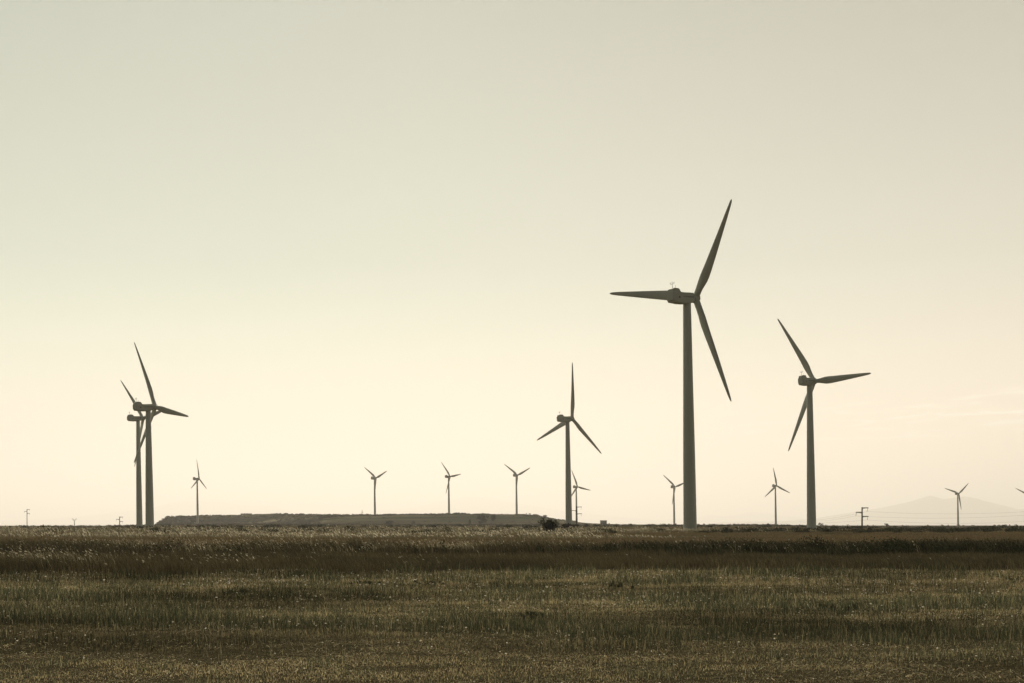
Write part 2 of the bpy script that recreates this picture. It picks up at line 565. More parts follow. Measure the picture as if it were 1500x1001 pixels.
def near_edge(x):
    """front edge of the tall brown grass: nearer on the left"""
    t = x / 54.0
    return 54.5 - 6.5 * sstep(.12, .34, -t) + (fbm(x / 6, x * 0 + 2, 71) - .5) * 11


def bank_near():
    # a low, dense strip of rust-brown grass between the stubble and the weeds
    n = 400000
    u = rng.random(n)
    y = 45.5 + 31 * u ** 1.4
    x = rng.uniform(-1, 1, n) * (.44 * y + 2)
    edge = near_edge(x)
    keep = y > edge
    x, y, edge = x[keep], y[keep], edge[keep]; n = len(x); t = x / y
    big = fbm(x / 4.5, y / 6, 73)
    clump = fbm(x / .8, y / 1.6, 74)
    lf = sstep(.12, .34, -t)
    wide = fbm(x / 9, y / 7, 72)
    keep = rng.random(n) < .25 + .75 * sstep(.3, .5, fbm(x / 5, y / 3, 70))
    x, y, edge, t, big, clump, lf, wide = [q[keep] for q in (x, y, edge, t, big, clump, lf, wide)]; n = len(x)
    h = rng.uniform(.26, .50, n) * (.10 + .6 * sstep(.25, .75, wide) + .35 * big + .45 * clump) * (.5 + .5 * sstep(0, 1.6, y - edge)) * (1 + .75 * lf * (1 - sstep(5, 14, y - edge)))
    tint = tints(n, (.044, .039, .023), (.25, .205, .115), rng.random(n) * (.1 + 1.1 * big * wide * 2 + .5 * clump), .35)
    gk = rng.random(n) < .35 * sstep(.45, .65, fbm(x / 6, y / 6, 75)) + .25 * sstep(.05, .2, t)
    tint[gk] = tints(int(gk.sum()), (.050, .054, .034), (.09, .095, .058), rng.random(int(gk.sum())))
    blades(on_ground(x, y), h, rng.uniform(.006, .015, n), rng.uniform(.1, .7, n), np.pi + rng.normal(0, .8, n), tint, 'tall_grass', M_TALL)
    # pale plumes leaning with the wind, thickest at the left
    n = 12000
    x, y = scatter(n, 49, 72)
    t = x / y
    p = .006 + .95 * sstep(.22, .34, -t) * sstep(.3, .55, fbm(x / 1.8, y / 3, 76)) * (1 - sstep(60, 66, y)) + .28 * sstep(.54, .66, fbm(x / 2.4, y / 3, 77)) * sstep(-.05, .12, -t)
    keep = (rng.random(n) < p * .8) & (y > near_edge(x) + 2.0)
    x, y = x[keep], y[keep]; n = len(x)
    hh = rng.uniform(.30, .86, n) * (.6 + .4 * sstep(.2, .32, -x / y))
    blades(on_ground(x, y), hh, np.full(n, .009), rng.uniform(.25, 1.2, n), np.pi + rng.normal(0, .5, n),
           tints(n, STRAW, PALE, rng.random(n)), 'plume_grass', M_GRASS, .9, .12, .026, (.74, .67, .48))


def leafy(x, y, n_leaf, rx, rz, base, size, c1, c2, name, mat=None, kind='stuff', upright=.35):
    """low leafy mounds: loose leaves spread through each mound's volume"""
    k = np.repeat(np.arange(len(x)), n_leaf)
    n = len(k)
    ph = rng.uniform(0, 2 * np.pi, n); ct = rng.uniform(0, 1, n); rr = rng.random(n) ** .45
    st = np.sqrt(1 - ct ** 2)
    lump = .7 + .5 * vnoise(ph * 1.3 + k * 7.7, ct * 3 + k * 3.1, 5)
    X = x[k] + np.cos(ph) * st * rr * rx[k] * lump
    Y = y[k] + np.sin(ph) * st * rr * rx[k] * lump
    Z = base[k] + ct * rr * rz[k] * lump + .02
    s = size * rng.uniform(.5, 1.4, n)
    a = rng.uniform(0, 2 * np.pi, n); b = rng.uniform(-1, 1, n)
    u = np.stack([np.cos(a), np.sin(a), b * .4], -1) * s[:, None] * .5
    v = np.stack([-np.sin(a) * b * .6, np.cos(a) * b * .6, np.full(n, upright + .6)], -1) * s[:, None] * .6
    P = np.stack([X, Y, Z], -1)
    V = np.stack([P - u, P - v, P + u, P + v], 1)
    C = np.repeat(tints(n, c1, c2, rng.random(n) * (.4 + .8 * _hash(k * 1.0, k * 0.0, 3)))[:, None], 4, 1)
    return from_np(name, V.reshape(-1, 3), np.arange(n)[:, None] * 4 + np.array([[0, 1, 2, 3]]), None, C.reshape(-1, 3), mat or M_LEAF)


def bank_far():
    # second bank: dark weeds on the right, grass with pale tips on the left
    n = 190000
    x, y = scatter(n, 70, 92)
    t = x / y
    edge = 76.5 + (fbm(x / 8, x * 0 + 5, 81) - .5) * 12
    keep = y > edge
    x, y, t, edge = x[keep], y[keep], t[keep], edge[keep]; n = len(x)
    big = fbm(x / 4.5, y / 3, 83)
    clump = fbm(x / 1.1, y / 4, 84)
    h = rng.uniform(.30, .74, n) * (.1 + .95 * sstep(.25, .75, big) + .6 * clump) * (.6 + .4 * sstep(0, 2, y - edge))
    tint = tints(n, (.055, .052, .031), (.18, .15, .085), rng.random(n) * (.2 + .6 * big + .6 * clump), .35)
    gk = rng.random(n) < .22 + .45 * sstep(.02, .18, t)
    tint[gk] = tints(int(gk.sum()), (.026, .029, .018), (.055, .06, .035), rng.random(int(gk.sum())))
    blades(on_ground(x, y), h, rng.uniform(.010, .026, n), rng.uniform(.1, .7, n), np.pi + rng.normal(0, .8, n), tint, 'tall_grass', M_TALL)
    # weeds
    m = 1000
    x, y = scatter(m, 77, 91)
    t = x / y
    p = .08 + .92 * sstep(.04, .16, t) * sstep(.25, .45, fbm(x / 4, y / 6, 86)) + .45 * sstep(.52, .64, fbm(x / 4, y / 4, 85))
    keep = rng.random(m) < p
    x, y = x[keep], y[keep]; m = len(x)
    tall = .35 + 1.15 * fbm(x / 5, y / 6, 87)
    rx = rng.uniform(.25, .8, m); rz = rng.uniform(.35, .90, m) * tall
    tag(leafy(x, y, 170, rx, rz, ground_z(x, y), .075, (.024, .027, .016), (.060, .064, .038), 'roadside_weeds'), kind='stuff')
    # pale tips, small and in drifts
    n = 16000
    x, y = scatter(n, 78, 98)
    t = x / y
    p = .05 + .75 * sstep(-.1, .1, -t) * sstep(.4, .6, fbm(x / 4, y / 4, 89)) + .5 * sstep(.52, .65, fbm(x / 6, y / 5, 91)) * (1 - sstep(.12, .3, t))
    keep = rng.random(n) < p * .8
    x, y = x[keep], y[keep]; n = len(x)
    blades(on_ground(x, y), rng.uniform(.35, .78, n), np.full(n, .012), rng.uniform(.2, .9, n), np.pi + rng.normal(0, .6, n),
           tints(n, STRAW, PALE, rng.random(n)), 'plume_grass', M_GRASS, .85, .10, .030, (.66, .60, .43))


def middle_field():
    n = 190000
    x, y = scatter(n, 86, 240, power=.6)
    patch = fbm(x / 14, y / 20, 93)
    h = rng.uniform(.08, .26, n)
    w = .012 * np.maximum(1, y / 70) * rng.uniform(.6, 1.5, n)
    tint = tints(n, (.125, .094, .052), (.23, .175, .095), rng.random(n) * (.3 + patch), .35)
    gk = rng.random(n) < .35 * sstep(.5, .65, fbm(x / 20, y / 8, 95))
    tint[gk] = tints(int(gk.sum()), GREEN, (.11, .105, .06), rng.random(int(gk.sum())))
    blades(on_ground(x, y), h, w, rng.uniform(.1, .8, n), rng.uniform(0, 2 * np.pi, n), tint, 'field_grass', M_GRASS)


def pale_band():
    # the bright ripe grass before the turbines: two drifts on the left and in the middle, thinning to the right
    for (ya, dp, n, amp, hmul, s1, reach) in ((160, 12, 60000, 16, .80, 98, .10), (184, 8, 30000, 14, .62, 99, .04), (214, 14, 50000, 26, .95, 101, .10), (248, 16, 50000, 30, .95, 107, .14), (288, 22, 50000, 30, 1.0, 109, .20)):
        x, y = scatter(n, ya - amp, ya + amp + dp, power=.7)
        t = x / y
        edge = ya + (fbm(x / 18, x * 0 + 8, s1) - .5) * amp * 1.6
        dens = sstep(.25, .5, fbm(x / 3.2, y / 60 + s1, s1 + 3)) * (1 - .95 * sstep(reach - .06, reach + .03, t))
        keep = (y > edge) & (y < edge + dp) & (rng.random(n) < (.15 + .85 * dens) * (1 - sstep(reach, reach + .06, t)))
        x, y, t, edge = x[keep], y[keep], t[keep], edge[keep]; n = len(x)
        big = fbm(x / 9, y / 60, s1 + 5)
        clump = fbm(x / 1.5, y / 30, s1 + 7)
        h = rng.uniform(.35, .80, n) * hmul * (.15 + .5 * big + 1.0 * sstep(.25, .75, clump)) * (1 - .3 * sstep(.0, .15, t)) * (.55 + .45 * sstep(0, 3, y - edge)) * np.where(t > reach, .5, 1)
        w = rng.uniform(.02, .06, n) * y / 230
        tint = tints(n, (.09, .086, .054), (.42, .375, .245), rng.random(n) * (.12 + 2.6 * clump * big), .4)
        blades(on_ground(x, y), h, w, rng.uniform(.2, .7, n), np.pi + rng.normal(0, .6, n), tint, 'ripe_grass', M_GRASS, .34, .30, .05, (.74, .68, .50))
    # dark low weeds between
    m = 560
    x, y = scatter(m, 225, 345)
    t = x / y
    keep = rng.random(m) < .28 + .65 * sstep(.10, .2, t)
    x, y = x[keep], y[keep]; m = len(x)
    rx = rng.uniform(.5, 2.0, m); rz = rng.uniform(.25, .75, m)
    tag(leafy(x, y, 110, rx, rz, ground_z(x, y), .20, (.035, .038, .023), (.08, .082, .05), 'field_weeds'), kind='stuff')


def far_scrub():
    # scrub on the plain beyond and along the top of the hill
    m = 1500
    x, y = scatter(m, 380, 1650, spread=.40, power=.4)
    keep = rng.random(m) < .25 + .9 * sstep(.45, .6, fbm(x / 90, y / 140, 111))
    x, y = x[keep], y[keep]; m = len(x)
    rx = rng.uniform(.8, 3.2, m); rz = rng.uniform(.35, 1.0, m) * (1 + y / 2500)
    tag(leafy(x, y, 40, rx, rz, ground_z(x, y), .5, DARKGREEN, (.06, .06, .035), 'scrub'), kind='stuff')
    m = 2600
    px = 232 + 610 * rng.random(m) ** 1.7
    m = 2600
    y = np.where(px < 470, rng.uniform(1400, 1850, m), rng.choice([1400, 1640, 1700], m) + rng.uniform(-25, 25, m)) + 120 * sstep(420, 300, px)
    x = (px - 750) / F * y
    rx = rng.uniform(1.0, 4.0, m); rz = rng.uniform(.5, 1.5, m)
    tag(leafy(x, y, 45, rx, rz, ground_z(x, y), .8, (.034, .034, .019), (.095, .088, .048), 'scrub'), kind='stuff')


def low_tufts():
    spots = [(1490, 851, 16), (536, 857, 16), (633, 857, 16), (32, 822, 10), (780, 905, 14), (1050, 878, 14), (350, 870, 14), (1240, 893, 16), (905, 862, 12), (160, 884, 14)]
    P, H = [], []
    for px, py, w in spots:
        d = 1.8 * F / (py - HY)
        for k in range(9):
            cx, cy, rr = (px - 750) / F * d + rng.normal(0, w * .7 * d / F), d + rng.normal(0, .55), w * .30 * d / F * rng.uniform(.4, 1.1)
            m = int(130 * rng.uniform(.5, 1.2))
            q = rng.normal(0, .5, (m, 2)) * rr
            P.append(q + np.array([cx, cy])); H.append(rng.uniform(.04, .15, m) * np.exp(-(q ** 2).sum(1) / rr ** 2) * (.7 + .6 * rng.random()))
    P, H = np.concatenate(P), np.concatenate(H); n = len(P)
    blades(on_ground(P[:, 0], P[:, 1]), H, .007 * np.maximum(1, P[:, 1] / 18) * rng.uniform(.7, 1.6, n), rng.uniform(.1, 1.2, n), rng.uniform(0, 2 * np.pi, n),
           tints(n, DARKGREEN, GREEN, rng.random(n) * .8, .35), 'grass_tufts', M_TALL)


near_field(); low_tufts(); bank_near(); bank_far(); middle_field(); pale_band(); far_scrub()


# ------------------------------------------------------------------ wind turbines
def tower_mesh():
    bm = bmesh.new()
    prof = [(0, 1.50), (.25, 1.50), (.25, 1.46), (16, 1.30), (16, 1.315), (16.1, 1.315), (16.1, 1.30), (32, 1.07), (32, 1.085), (32.1, 1.085), (32.1, 1.07), (47.2, .87), (48, .84)]
    S = 40
    rings = [[bm.verts.new((r * math.cos(2 * math.pi * k / S), r * math.sin(2 * math.pi * k / S), z)) for k in range(S)] for z, r in prof]
    for a, b in zip(rings, rings[1:]):
        for k in range(S):
            bm.faces.new((a[k], a[(k + 1) % S], b[(k + 1) % S], b[k]))
    bm.faces.new(rings[-1]); bm.faces.new(rings[0][::-1])
    me = bpy.data.meshes.new('tower'); bm.to_mesh(me); bm.free()
    me.materials.append(M_STEEL)
    me.polygons.foreach_set('use_smooth', [True] * len(me.polygons))
    me.update()
    return me


def rounded_section(hw, z0, z1, r, n=5):
    pts = []
    for cx, cz, a0 in ((hw - r, z1 - r, 0), (-hw + r, z1 - r, 90), (-hw + r, z0 + r, 180), (hw - r, z0 + r, 270)):
        for k in range(n):
            a = R(a0 + 90 * k / (n - 1))
            pts.append((cx + r * math.cos(a), cz + r * math.sin(a)))
    return pts


def loft(sections):
    bm = bmesh.new()
    rings = [[bm.verts.new(p) for p in s] for s in sections]
    n = len(rings[0])
    for a, b in zip(rings, rings[1:]):
        for k in range(n):
            bm.faces.new((a[k], a[(k + 1) % n], b[(k + 1) % n], b[k]))
    bm.faces.new(rings[0][::-1]); bm.faces.new(rings[-1])
    bmesh.ops.recalc_face_normals(bm, faces=bm.faces)
    return bm


# local frame of the machine head: +Y along the rotor axis (toward the rotor), Z up, origin at the rotor centre
def nacelle_bm():
    st = [(-1.0, .80, -.85, .92, .5), (-1.5, 1.0, -1.08, 1.06, .4), (-2.6, 1.10, -1.36, 1.04, .3), (-4.2, 1.14, -1.42, .98, .22),
          (-5.4, 1.14, -1.38, 1.04, .2), (-7.55, 1.12, -1.16, 1.06, .2), (-7.6, 1.10, -.95, 1.06, .2), (-8.0, 1.0, -.72, .98, .25)]
    secs = []
    for y, hw, z0, z1, r in st:
        secs.append([(x, y, z) for x, z in rounded_section(hw, z0, z1, r)])
    return loft(secs)


def hood_bm():
    st = [(-5.3, .86, .80, 1.10, .1), (-5.75, .90, .80, 1.72, .16), (-6.1, .92, .80, 1.86, .2), (-7.2, .92, .80, 1.88, .22), (-7.7, .86, .75, 1.62, .25), (-7.93, .7, .7, 1.15, .15)]
    return loft([[(x, y, z) for x, z in rounded_section(hw, z0, z1, r)] for y, hw, z0, z1, r in st])


def tube(bm, a, b, r, n=8, r2=None):
    a, b = Vector(a), Vector(b)
    q = (b - a).to_track_quat('Z', 'Y')
    r2 = r if r2 is None else r2
    A = [bm.verts.new(a + q @ Vector((r * math.cos(2 * math.pi * k / n), r * math.sin(2 * math.pi * k / n), 0))) for k in range(n)]
    B = [bm.verts.new(b + q @ Vector((r2 * math.cos(2 * math.pi * k / n), r2 * math.sin(2 * math.pi * k / n), 0))) for k in range(n)]
    for k in range(n):
        bm.faces.new((A[k], A[(k + 1) % n], B[(k + 1) % n], B[k]))
    bm.faces.new(A[::-1]); bm.faces.new(B)


def box(bm, c, s, bev=0):
    m = Matrix.Translation(c) @ Matrix.Diagonal((*s, 1))
    g = bmesh.ops.create_cube(bm, size=1, matrix=m)
    if bev:
        es = list({e for v in g['verts'] for e in v.link_edges})
        bmesh.ops.bevel(bm, geom=es, offset=bev, segments=2, affect='EDGES')


def mast_bm():
    bm = bmesh.new()
    tube(bm, (0, -7.05, 1.75), (0, -7.05, 3.3), .045)
    tube(bm, (-.55, -7.05, 2.75), (.55, -7.05, 2.75), .035)
    for s in (-.55, .55):
        tube(bm, (s, -7.05, 2.72), (s, -7.05, 3.05), .03)
        tube(bm, (s - .14, -7.05, 3.05), (s + .14, -7.05, 3.05), .05)
    tube(bm, (.3, -6.4, 1.8), (.3, -6.4, 2.5), .025)
    return bm


def panel_bm():
    bm = bmesh.new()
    tube(bm, (1.09, -6.1, -.12), (1.155, -6.1, -.12), .20, 20)
    return bm


def marking_bm():
    """the row of worn dark patches along each flank where lettering has weathered away"""
    bm = bmesh.new()
    box(bm, (1.115, -3.3, .04), (.05, 3.4, .22), .02)
    return bm


def hub_bm():
    bm = bmesh.new()
    prof = [(-1.0, .72), (-.85, .98), (-.3, 1.10), (.25, 1.06), (.65, .88), (.95, .58), (1.12, .28), (1.18, .02)]
    S = 28
    rings = [[bm.verts.new((r * math.cos(2 * math.pi * k / S), y, r * math.sin(2 * math.pi * k / S))) for k in range(S)] for y, r in prof]
    for a, b in zip(rings, rings[1:]):
        for k in range(S):
            bm.faces.new((a[k], a[(k + 1) % S], b[(k + 1) % S], b[k]))
    bm.faces.new(rings[0]); bm.faces.new(rings[-1][::-1])
    bmesh.ops.recalc_face_normals(bm, faces=bm.faces)
    return bm


# blade: runs up +Z from the rotor centre, chord along X (+X trailing edge), thickness along Y (+Y toward the wind)
def blade_bm():
    st = [  # z, chord, trailing-edge share, thickness, twist
        (.5, 1.45, .5, 1.45, 0), (1.5, 1.45, .5, 1.42, 0), (2.6, 1.65, .52, 1.25, 3), (3.8, 1.98, .55, 1.0, 5), (5.0, 2.26, .58, .80, 6), (6.2, 2.30, .60, .64, 6),
        (8.5, 2.12, .62, .48, 5), (12, 1.82, .61, .38, 4), (16, 1.44, .60, .28, 2), (20, 1.06, .59, .20, 1), (22.8, .76, .58, .14, 0), (24.1, .52, .57, .1, 0), (24.6, .2, .55, .04, 0)]
    secs = []
    N = 18
    for z, c, te, th, tw in st:
        round_ = sstep(1.6, 4.2, np.array(z))
        s = []
        for k in range(N):
            a = 2 * math.pi * k / N
            cx = math.cos(a)
            x = c * ((cx + 1) / 2 - (1 - te))
            sharp = 1 - float(round_) * .75 * max(0, cx) ** 1.2
            y = th * .5 * math.sin(a) * sharp
            t = R(tw)
            s.append((x * math.cos(t) - y * math.sin(t), x * math.sin(t) + y * math.cos(t) - .0009 * z * z, z))
        secs.append(s)
    return loft(secs)


def mesh_of(name, bm, mat, smooth=True, angle=35):
    me = bpy.data.meshes.new(name)
    bm.normal_update(); bm.to_mesh(me); bm.free()
    me.materials.append(mat)
    if smooth:
        me.polygons.foreach_set('use_smooth', [True] * len(me.polygons))
        me.set_sharp_from_angle(angle=R(angle))
    return me


ME_TOWER = tower_mesh(); ME_TOWER.set_sharp_from_angle(angle=R(35))
ME_NAC = mesh_of('nacelle', nacelle_bm(), M_NAC)
ME_HOOD = mesh_of('cooling_hood', hood_bm(), M_NAC)
ME_MAST = mesh_of('wind_sensor_mast', mast_bm(), M_DARK)
ME_PANEL = mesh_of('side_vent', panel_bm(), M_DARK)
M_MARK = noise_mat('faded_marking_paint', (.20, .20, .165), (.27, .265, .22), 1.2, .6)
ME_MARK = mesh_of('faded_marking', marking_bm(), M_MARK, False)
ME_HUB = mesh_of('hub', hub_bm(), M_NAC)
ME_BLADE = mesh_of('blade', blade_bm(), M_BLADE, True, 50)

LEAN = R(-.8)
ML = Matrix.Rotation(LEAN, 4, 'Y')


def child(name, me, root, M):
    o = bpy.data.objects.new(name, me)
    col.objects.link(o)
    o.parent = root
    o.matrix_local = M
    return o


def turbine(hx, hy, d, phi, th, label, tilt=5.0, cone=2.0, detail=True, nl=1.0):
    H = at(hx, hy, d)
    yaw = Matrix.Rotation(-R(phi), 4, 'Z')                       # +Y turned to the right
    head = ML @ yaw @ Matrix.Rotation(R(3), 4, 'X')
    top = H + (head.to_3x3() @ Vector((0, -2.75 * nl, -1.1)))
    ax = ML.to_3x3() @ Vector((0, 0, 1))
    bx, by = top.x, top.y
    for _ in range(3):
        zb = gz(bx, by) - .15
        k = (top.z - zb) / ax.z
        b = top - ax * k
        bx, by = b.x, b.y
    root = empty('wind_turbine', (b.x, b.y, zb), label, 'wind turbine', 'wind turbines spread over the plain')
    child('tower', ME_TOWER, root, ML @ Matrix.Diagonal((1, 1, k / 48.0, 1)))
    T = Matrix.Translation(H - root.location)
    nac = child('nacelle', ME_NAC, root, T @ head @ Matrix.Diagonal((1, nl, 1, 1) if detail else (1.2, 1.0, 1.3, 1)))
    child('cooling_hood', ME_HOOD, nac, Matrix.Identity(4))
    if detail:
        child('wind_sensor_mast', ME_MAST, nac, Matrix.Identity(4))
        child('side_vent', ME_PANEL, nac, Matrix.Identity(4))
        child('faded_marking', ME_MARK, nac, Matrix.Identity(4))
    rot = ML @ yaw @ Matrix.Rotation(R(tilt), 4, 'X')
    child('hub', ME_HUB, root, T @ rot)
    for q in range(3):
        child('blade', ME_BLADE, root, T @ rot @ Matrix.Rotation(R(th + 120 * q), 4, 'Y') @ Matrix.Rotation(R(cone), 4, 'X') @ Matrix.Diagonal((1, 1, 1, 1) if detail else (1.25, 1.25, 1, 1)))
    return root


turbine(1018.8, 437.0, 311, 50.9, 40.5, 'tallest and nearest wind turbine, one blade pointing level to the left', 10.5, 4.0)
turbine(1192.6, 558.5, 447, 56.1, 89.6, 'second biggest wind turbine, right of the tallest, one blade level to the right', nl=.76)
turbine(838.0, 613.5, 619, 51.1, 10.8, 'mid-sized wind turbine behind the round dark bush, one blade pointing straight up')
turbine(227.4, 596.6, 491, 47.3, 101.1, 'front and taller turbine of the overlapping pair left of the hill')
turbine(209.5, 613.0, 679, 45.0, 82.4, 'rear and shorter turbine of the overlapping pair, half hidden by its taller neighbour')
turbine(291.7, 701.5, 1764, 50.9, 2.3, 'small pale turbine standing in front of the slope near the left end of the hill', detail=False)
turbine(550.7, 700.6, 1855, 40.1, 68.8, 'small far turbine on the hilltop, leftmost of the three in a row', detail=False)
turbine(659.4, 698.3, 1868, 48.3, 84.2, 'small far turbine on the hilltop, middle of the three in a row', detail=False)
turbine(758.0, 696.4, 1839, 37.8, 68.2, 'small far turbine on the hilltop, rightmost of the three, nearest the little trees', detail=False)
turbine(845.9, 713.3, 1930, 43.0, 102.6, 'small far turbine just right of a mid-sized tower and behind a crossarm pole', detail=False)
turbine(988.8, 713.4, 1919, 45.0, 73.5, 'small far turbine close to the left of the tallest tower, one blade hidden by it', detail=False)
turbine(1137.6, 711.8, 1885, 48.8, 114.2, 'small far turbine alone between the two biggest turbines, one blade pointing up', detail=False)
turbine(1404.4, 723.3, 2138, 51.4, 51.2, 'small far turbine in front of the hazy mountain', detail=False)
turbine(1507.0, 726.0, 2287, 45.0, 60.7, 'far turbine cut by the right edge, only a blade tip showing', detail=False)


# ------------------------------------------------------------------ power poles and wires
ARMS = [(-.05, 1), (-.29, -1), (-.51, 1)]      # share of the height below the top, side


def pole_meshes(h, arm, thick):
    bm = bmesh.new()
    tube(bm, (0, 0, -.6), (0, 0, h), thick * .62, 10, thick * .42)
    post = mesh_of('post', bm, M_POLE)
    return post


def power_pole(px, py_top, Y, h_px, arm_px, thick, label, levels, slope=.28):
    top = at(px, py_top, Y)
    s = Y / F
    zb = min(gz(top.x, top.y), top.z - h_px * s)
    h = top.z - zb
    root = empty('power_pole', (top.x, top.y, zb), label, 'power pole', 'crossarm power poles on the plain')
    bm = bmesh.new()
    tube(bm, (0, 0, -.5), (0, 0, h), thick * .58, 10, thick * .44)
    from_bm('post', bm, M_POLE, root, True)
    ends = []
    for drop_px, side in levels:
        z = h - drop_px * s - thick * .2
        L = arm_px * s
        bm = bmesh.new()
        box(bm, (side * (L * .5 - thick * .1), -.02, z), (L + thick * .6, thick * .5, thick * .62), thick * .06)
        tube(bm, (side * thick * .3, 0, z - L * .22), (side * L * .42, 0, z - thick * .25), thick * .10, 6)
        a = from_bm('crossarm', bm, M_POLE, root)
        bm = bmesh.new()
        e0 = Vector((side * L * .95, 0, z - thick * .3)); e1 = e0 + Vector((-slope * 1.3 * arm_px * .12 * s * 2, 0, -arm_px * .52 * s))
        tube(bm, e0, e1, thick * .07, 6)
        dirv = (e1 - e0)
        for k in range(5):
            c = e0 + dirv * (.25 + .14 * k)
            tube(bm, c - dirv * .025, c + dirv * .025, thick * .19, 10)
        from_bm('insulator', bm, M_GLASSINS if Y > 680 else M_POLE, a, True)
        ends.append(root.location + e1)
    return root, ends


p1, e1 = power_pole(1262.8, 743.3, 600, 28, 8.8, .62, 'dark power pole with three offset crossarms right of the two biggest turbines', [(.5, 1), (7.0, -1), (13.0, 1)])
power_pole(844.7, 741.8, 720, 27, 7.4, .44, 'power pole close beside the mid-sized tower and in front of a far turbine', [(.8, 1), (6.2, -1), (10.8, 1)])
power_pole(39.6, 746.0, 1300, 25, 3.9, .62, 'thin far power pole nearest the left edge of the photo', [(.4, 1), (3.2, -1), (6.0, 1)])
power_pole(175.2, 757.0, 1300, 14, 4.9, .72, 'short far power pole with three crossarms just left of the overlapping turbines', [(.4, 1), (3.8, -1), (7.0, 1)])

# pole with a V-shaped head
b = at(109, 771.5, 1250); b.z = min(b.z, gz(b.x, b.y))
vp = empty('power_pole', b, 'pale thin pole with a V-shaped head between the two small crossarm poles', 'power pole', 'crossarm power poles on the plain')
s = 1250 / F
hz = at(109, 763.2, 1250).z - b.z
bm = bmesh.new(); tube(bm, (0, 0, -.5), (0, 0, hz), .36, 10, .28); from_bm('post', bm, M_PALEPOLE, vp, True)
for sd in (-1, 1):
    bm = bmesh.new(); tube(bm, (0, 0, hz - .2), (sd * 3.3 * s, 0, hz + 3.4 * s), .20, 8, .13); a = from_bm('crossarm', bm, M_PALEPOLE, vp, True)
    bm = bmesh.new(); tube(bm, (sd * 3.2 * s, 0, hz + 3.4 * s), (sd * 3.2 * s, 0, hz + 2.3 * s), .12, 8); from_bm('insulator', bm, M_GLASSINS, a, True)
bm = bmesh.new(); tube(bm, (-2.4 * s, 0, hz + 2.4 * s), (2.4 * s, 0, hz + 2.4 * s), .08, 6); from_bm('brace', bm, M_PALEPOLE, vp, True)


def wire(spans, label, r=.022):
    bm = bmesh.new()
    pts = []
    n = 24
    for a, b, sag in spans:
        pts += [a.lerp(b, k / n) + Vector((0, 0, -4 * sag * (k / n) * (1 - k / n))) for k in range(n + (1 if (a, b, sag) == spans[-1] else 0))]
    org = pts[0].copy()
    for p, q in zip(pts, pts[1:]):
        tube(bm, p - org, q - org, r, 5)
    o = from_bm('power_line', bm, M_WIRE, None, True)
    o.location = org
    tag(o, label, 'power line', 'thin wires on the crossarm poles')


for e, nm, y1, yl, sg in ((e1[0], 'highest', 747.5, 762.5, 1.3), (e1[1], 'middle', 752.0, 764.0, 1.5), (e1[2], 'lowest', 761.5, 765.5, 1.5)):
    wire([(e, at(1538, y1, 610), sg), (at(1538, y1, 610), at(1830, y1 - 3, 625), 1.5)], nm + ' thin wire running right from the dark crossarm pole')
    wire([(e, at(1192, yl, 1000), .5), (at(1192, yl, 1000), at(1095, yl + 2.5, 1700), .5)], nm + ' thin wire running left from the dark crossarm pole', .03)

# little lattice mast far off on the hilltop
b = at(530.5, 755, 2350); b.z = gz(b.x, b.y) - .3
lm = empty('lattice_mast', b, 'faint thin lattice mast on the hilltop left of the three far turbines', 'mast')
hh = at(530.5, 747.5, 2350).z - b.z
bm = bmesh.new()
for k in range(4):
    c0 = Vector((1.6 * math.cos(R(45 + 90 * k)), 1.6 * math.sin(R(45 + 90 * k)), 0)); c1 = Vector((.2 * math.cos(R(45 + 90 * k)), .2 * math.sin(R(45 + 90 * k)), hh))
    tube(bm, c0, c1, .12, 6)
    for j in range(5):
        f0, f1 = j / 5, (j + 1) / 5
        d0 = Vector((1.6 * math.cos(R(135 + 90 * k)), 1.6 * math.sin(R(135 + 90 * k)), 0)); d1 = Vector((.2 * math.cos(R(135 + 90 * k)), .2 * math.sin(R(135 + 90 * k)), hh))
        tube(bm, c0.lerp(c1, f0), d0.lerp(d1, f1), .07, 5)
from_bm('lattice_frame', bm, M_PALEPOLE, lm)
for zf, L in ((.72, 2.4), (.9, 1.7)):
    bm = bmesh.new(); tube(bm, (-L, 0, hh * zf), (L, 0, hh * zf), .13, 6); from_bm('crossarm', bm, M_PALEPOLE, lm)


# ------------------------------------------------------------------ buildings
def hut(px0, px1, py_top, Y, label, name, roof_rise, doors):
    a, b = at(px0, py_top, Y), at(px1, py_top, Y)
    w = b.x - a.x
    cx = (a.x + b.x) / 2
    zb = gz(cx, Y) - .4
    h = a.z - zb - roof_rise
    dp = max(4.0, w * .45)
    root = empty(name, (cx, Y, zb), label, 'building')
    bm = bmesh.new(); box(bm, (0, 0, h / 2), (w, dp, h), .04); from_bm('wall', bm, M_WALL, root)
    bm = bmesh.new()
    e = .25
    sec = [(-dp / 2 - e, h + .003), (dp / 2 + e, h + .003), (dp / 2 + e, h + .16), (0, h + roof_rise), (-dp / 2 - e, h + .16)]
    bmr = loft([[(x, y, z) for y, z in sec] for x in (-w / 2 - e, w / 2 + e)])
    from_bm('roof', bmr, M_ROOF, root)
    bm.free()
    for f in doors:
        bm = bmesh.new(); box(bm, (f * w, -dp / 2 - .02, 1.05 + .35), (1.0, .08, 2.1), .02); from_bm('door', bm, M_DOOR, root)
    for f in (-.3, .3):
        bm = bmesh.new(); box(bm, (f * w, -dp / 2 - .02, min(1.8, h - .5)), (.9, .07, .7), .02); from_bm('window', bm, M_DOOR, root)


hut(879.3, 888.7, 762.3, 1480, 'small square hut on the plain between the mid-sized and tallest turbines', 'hut', .7, (0.0,))
hut(353, 368.5, 752.2, 1990, 'long low building on top of the left part of the hill', 'low_building', .8, (-.1, .12))


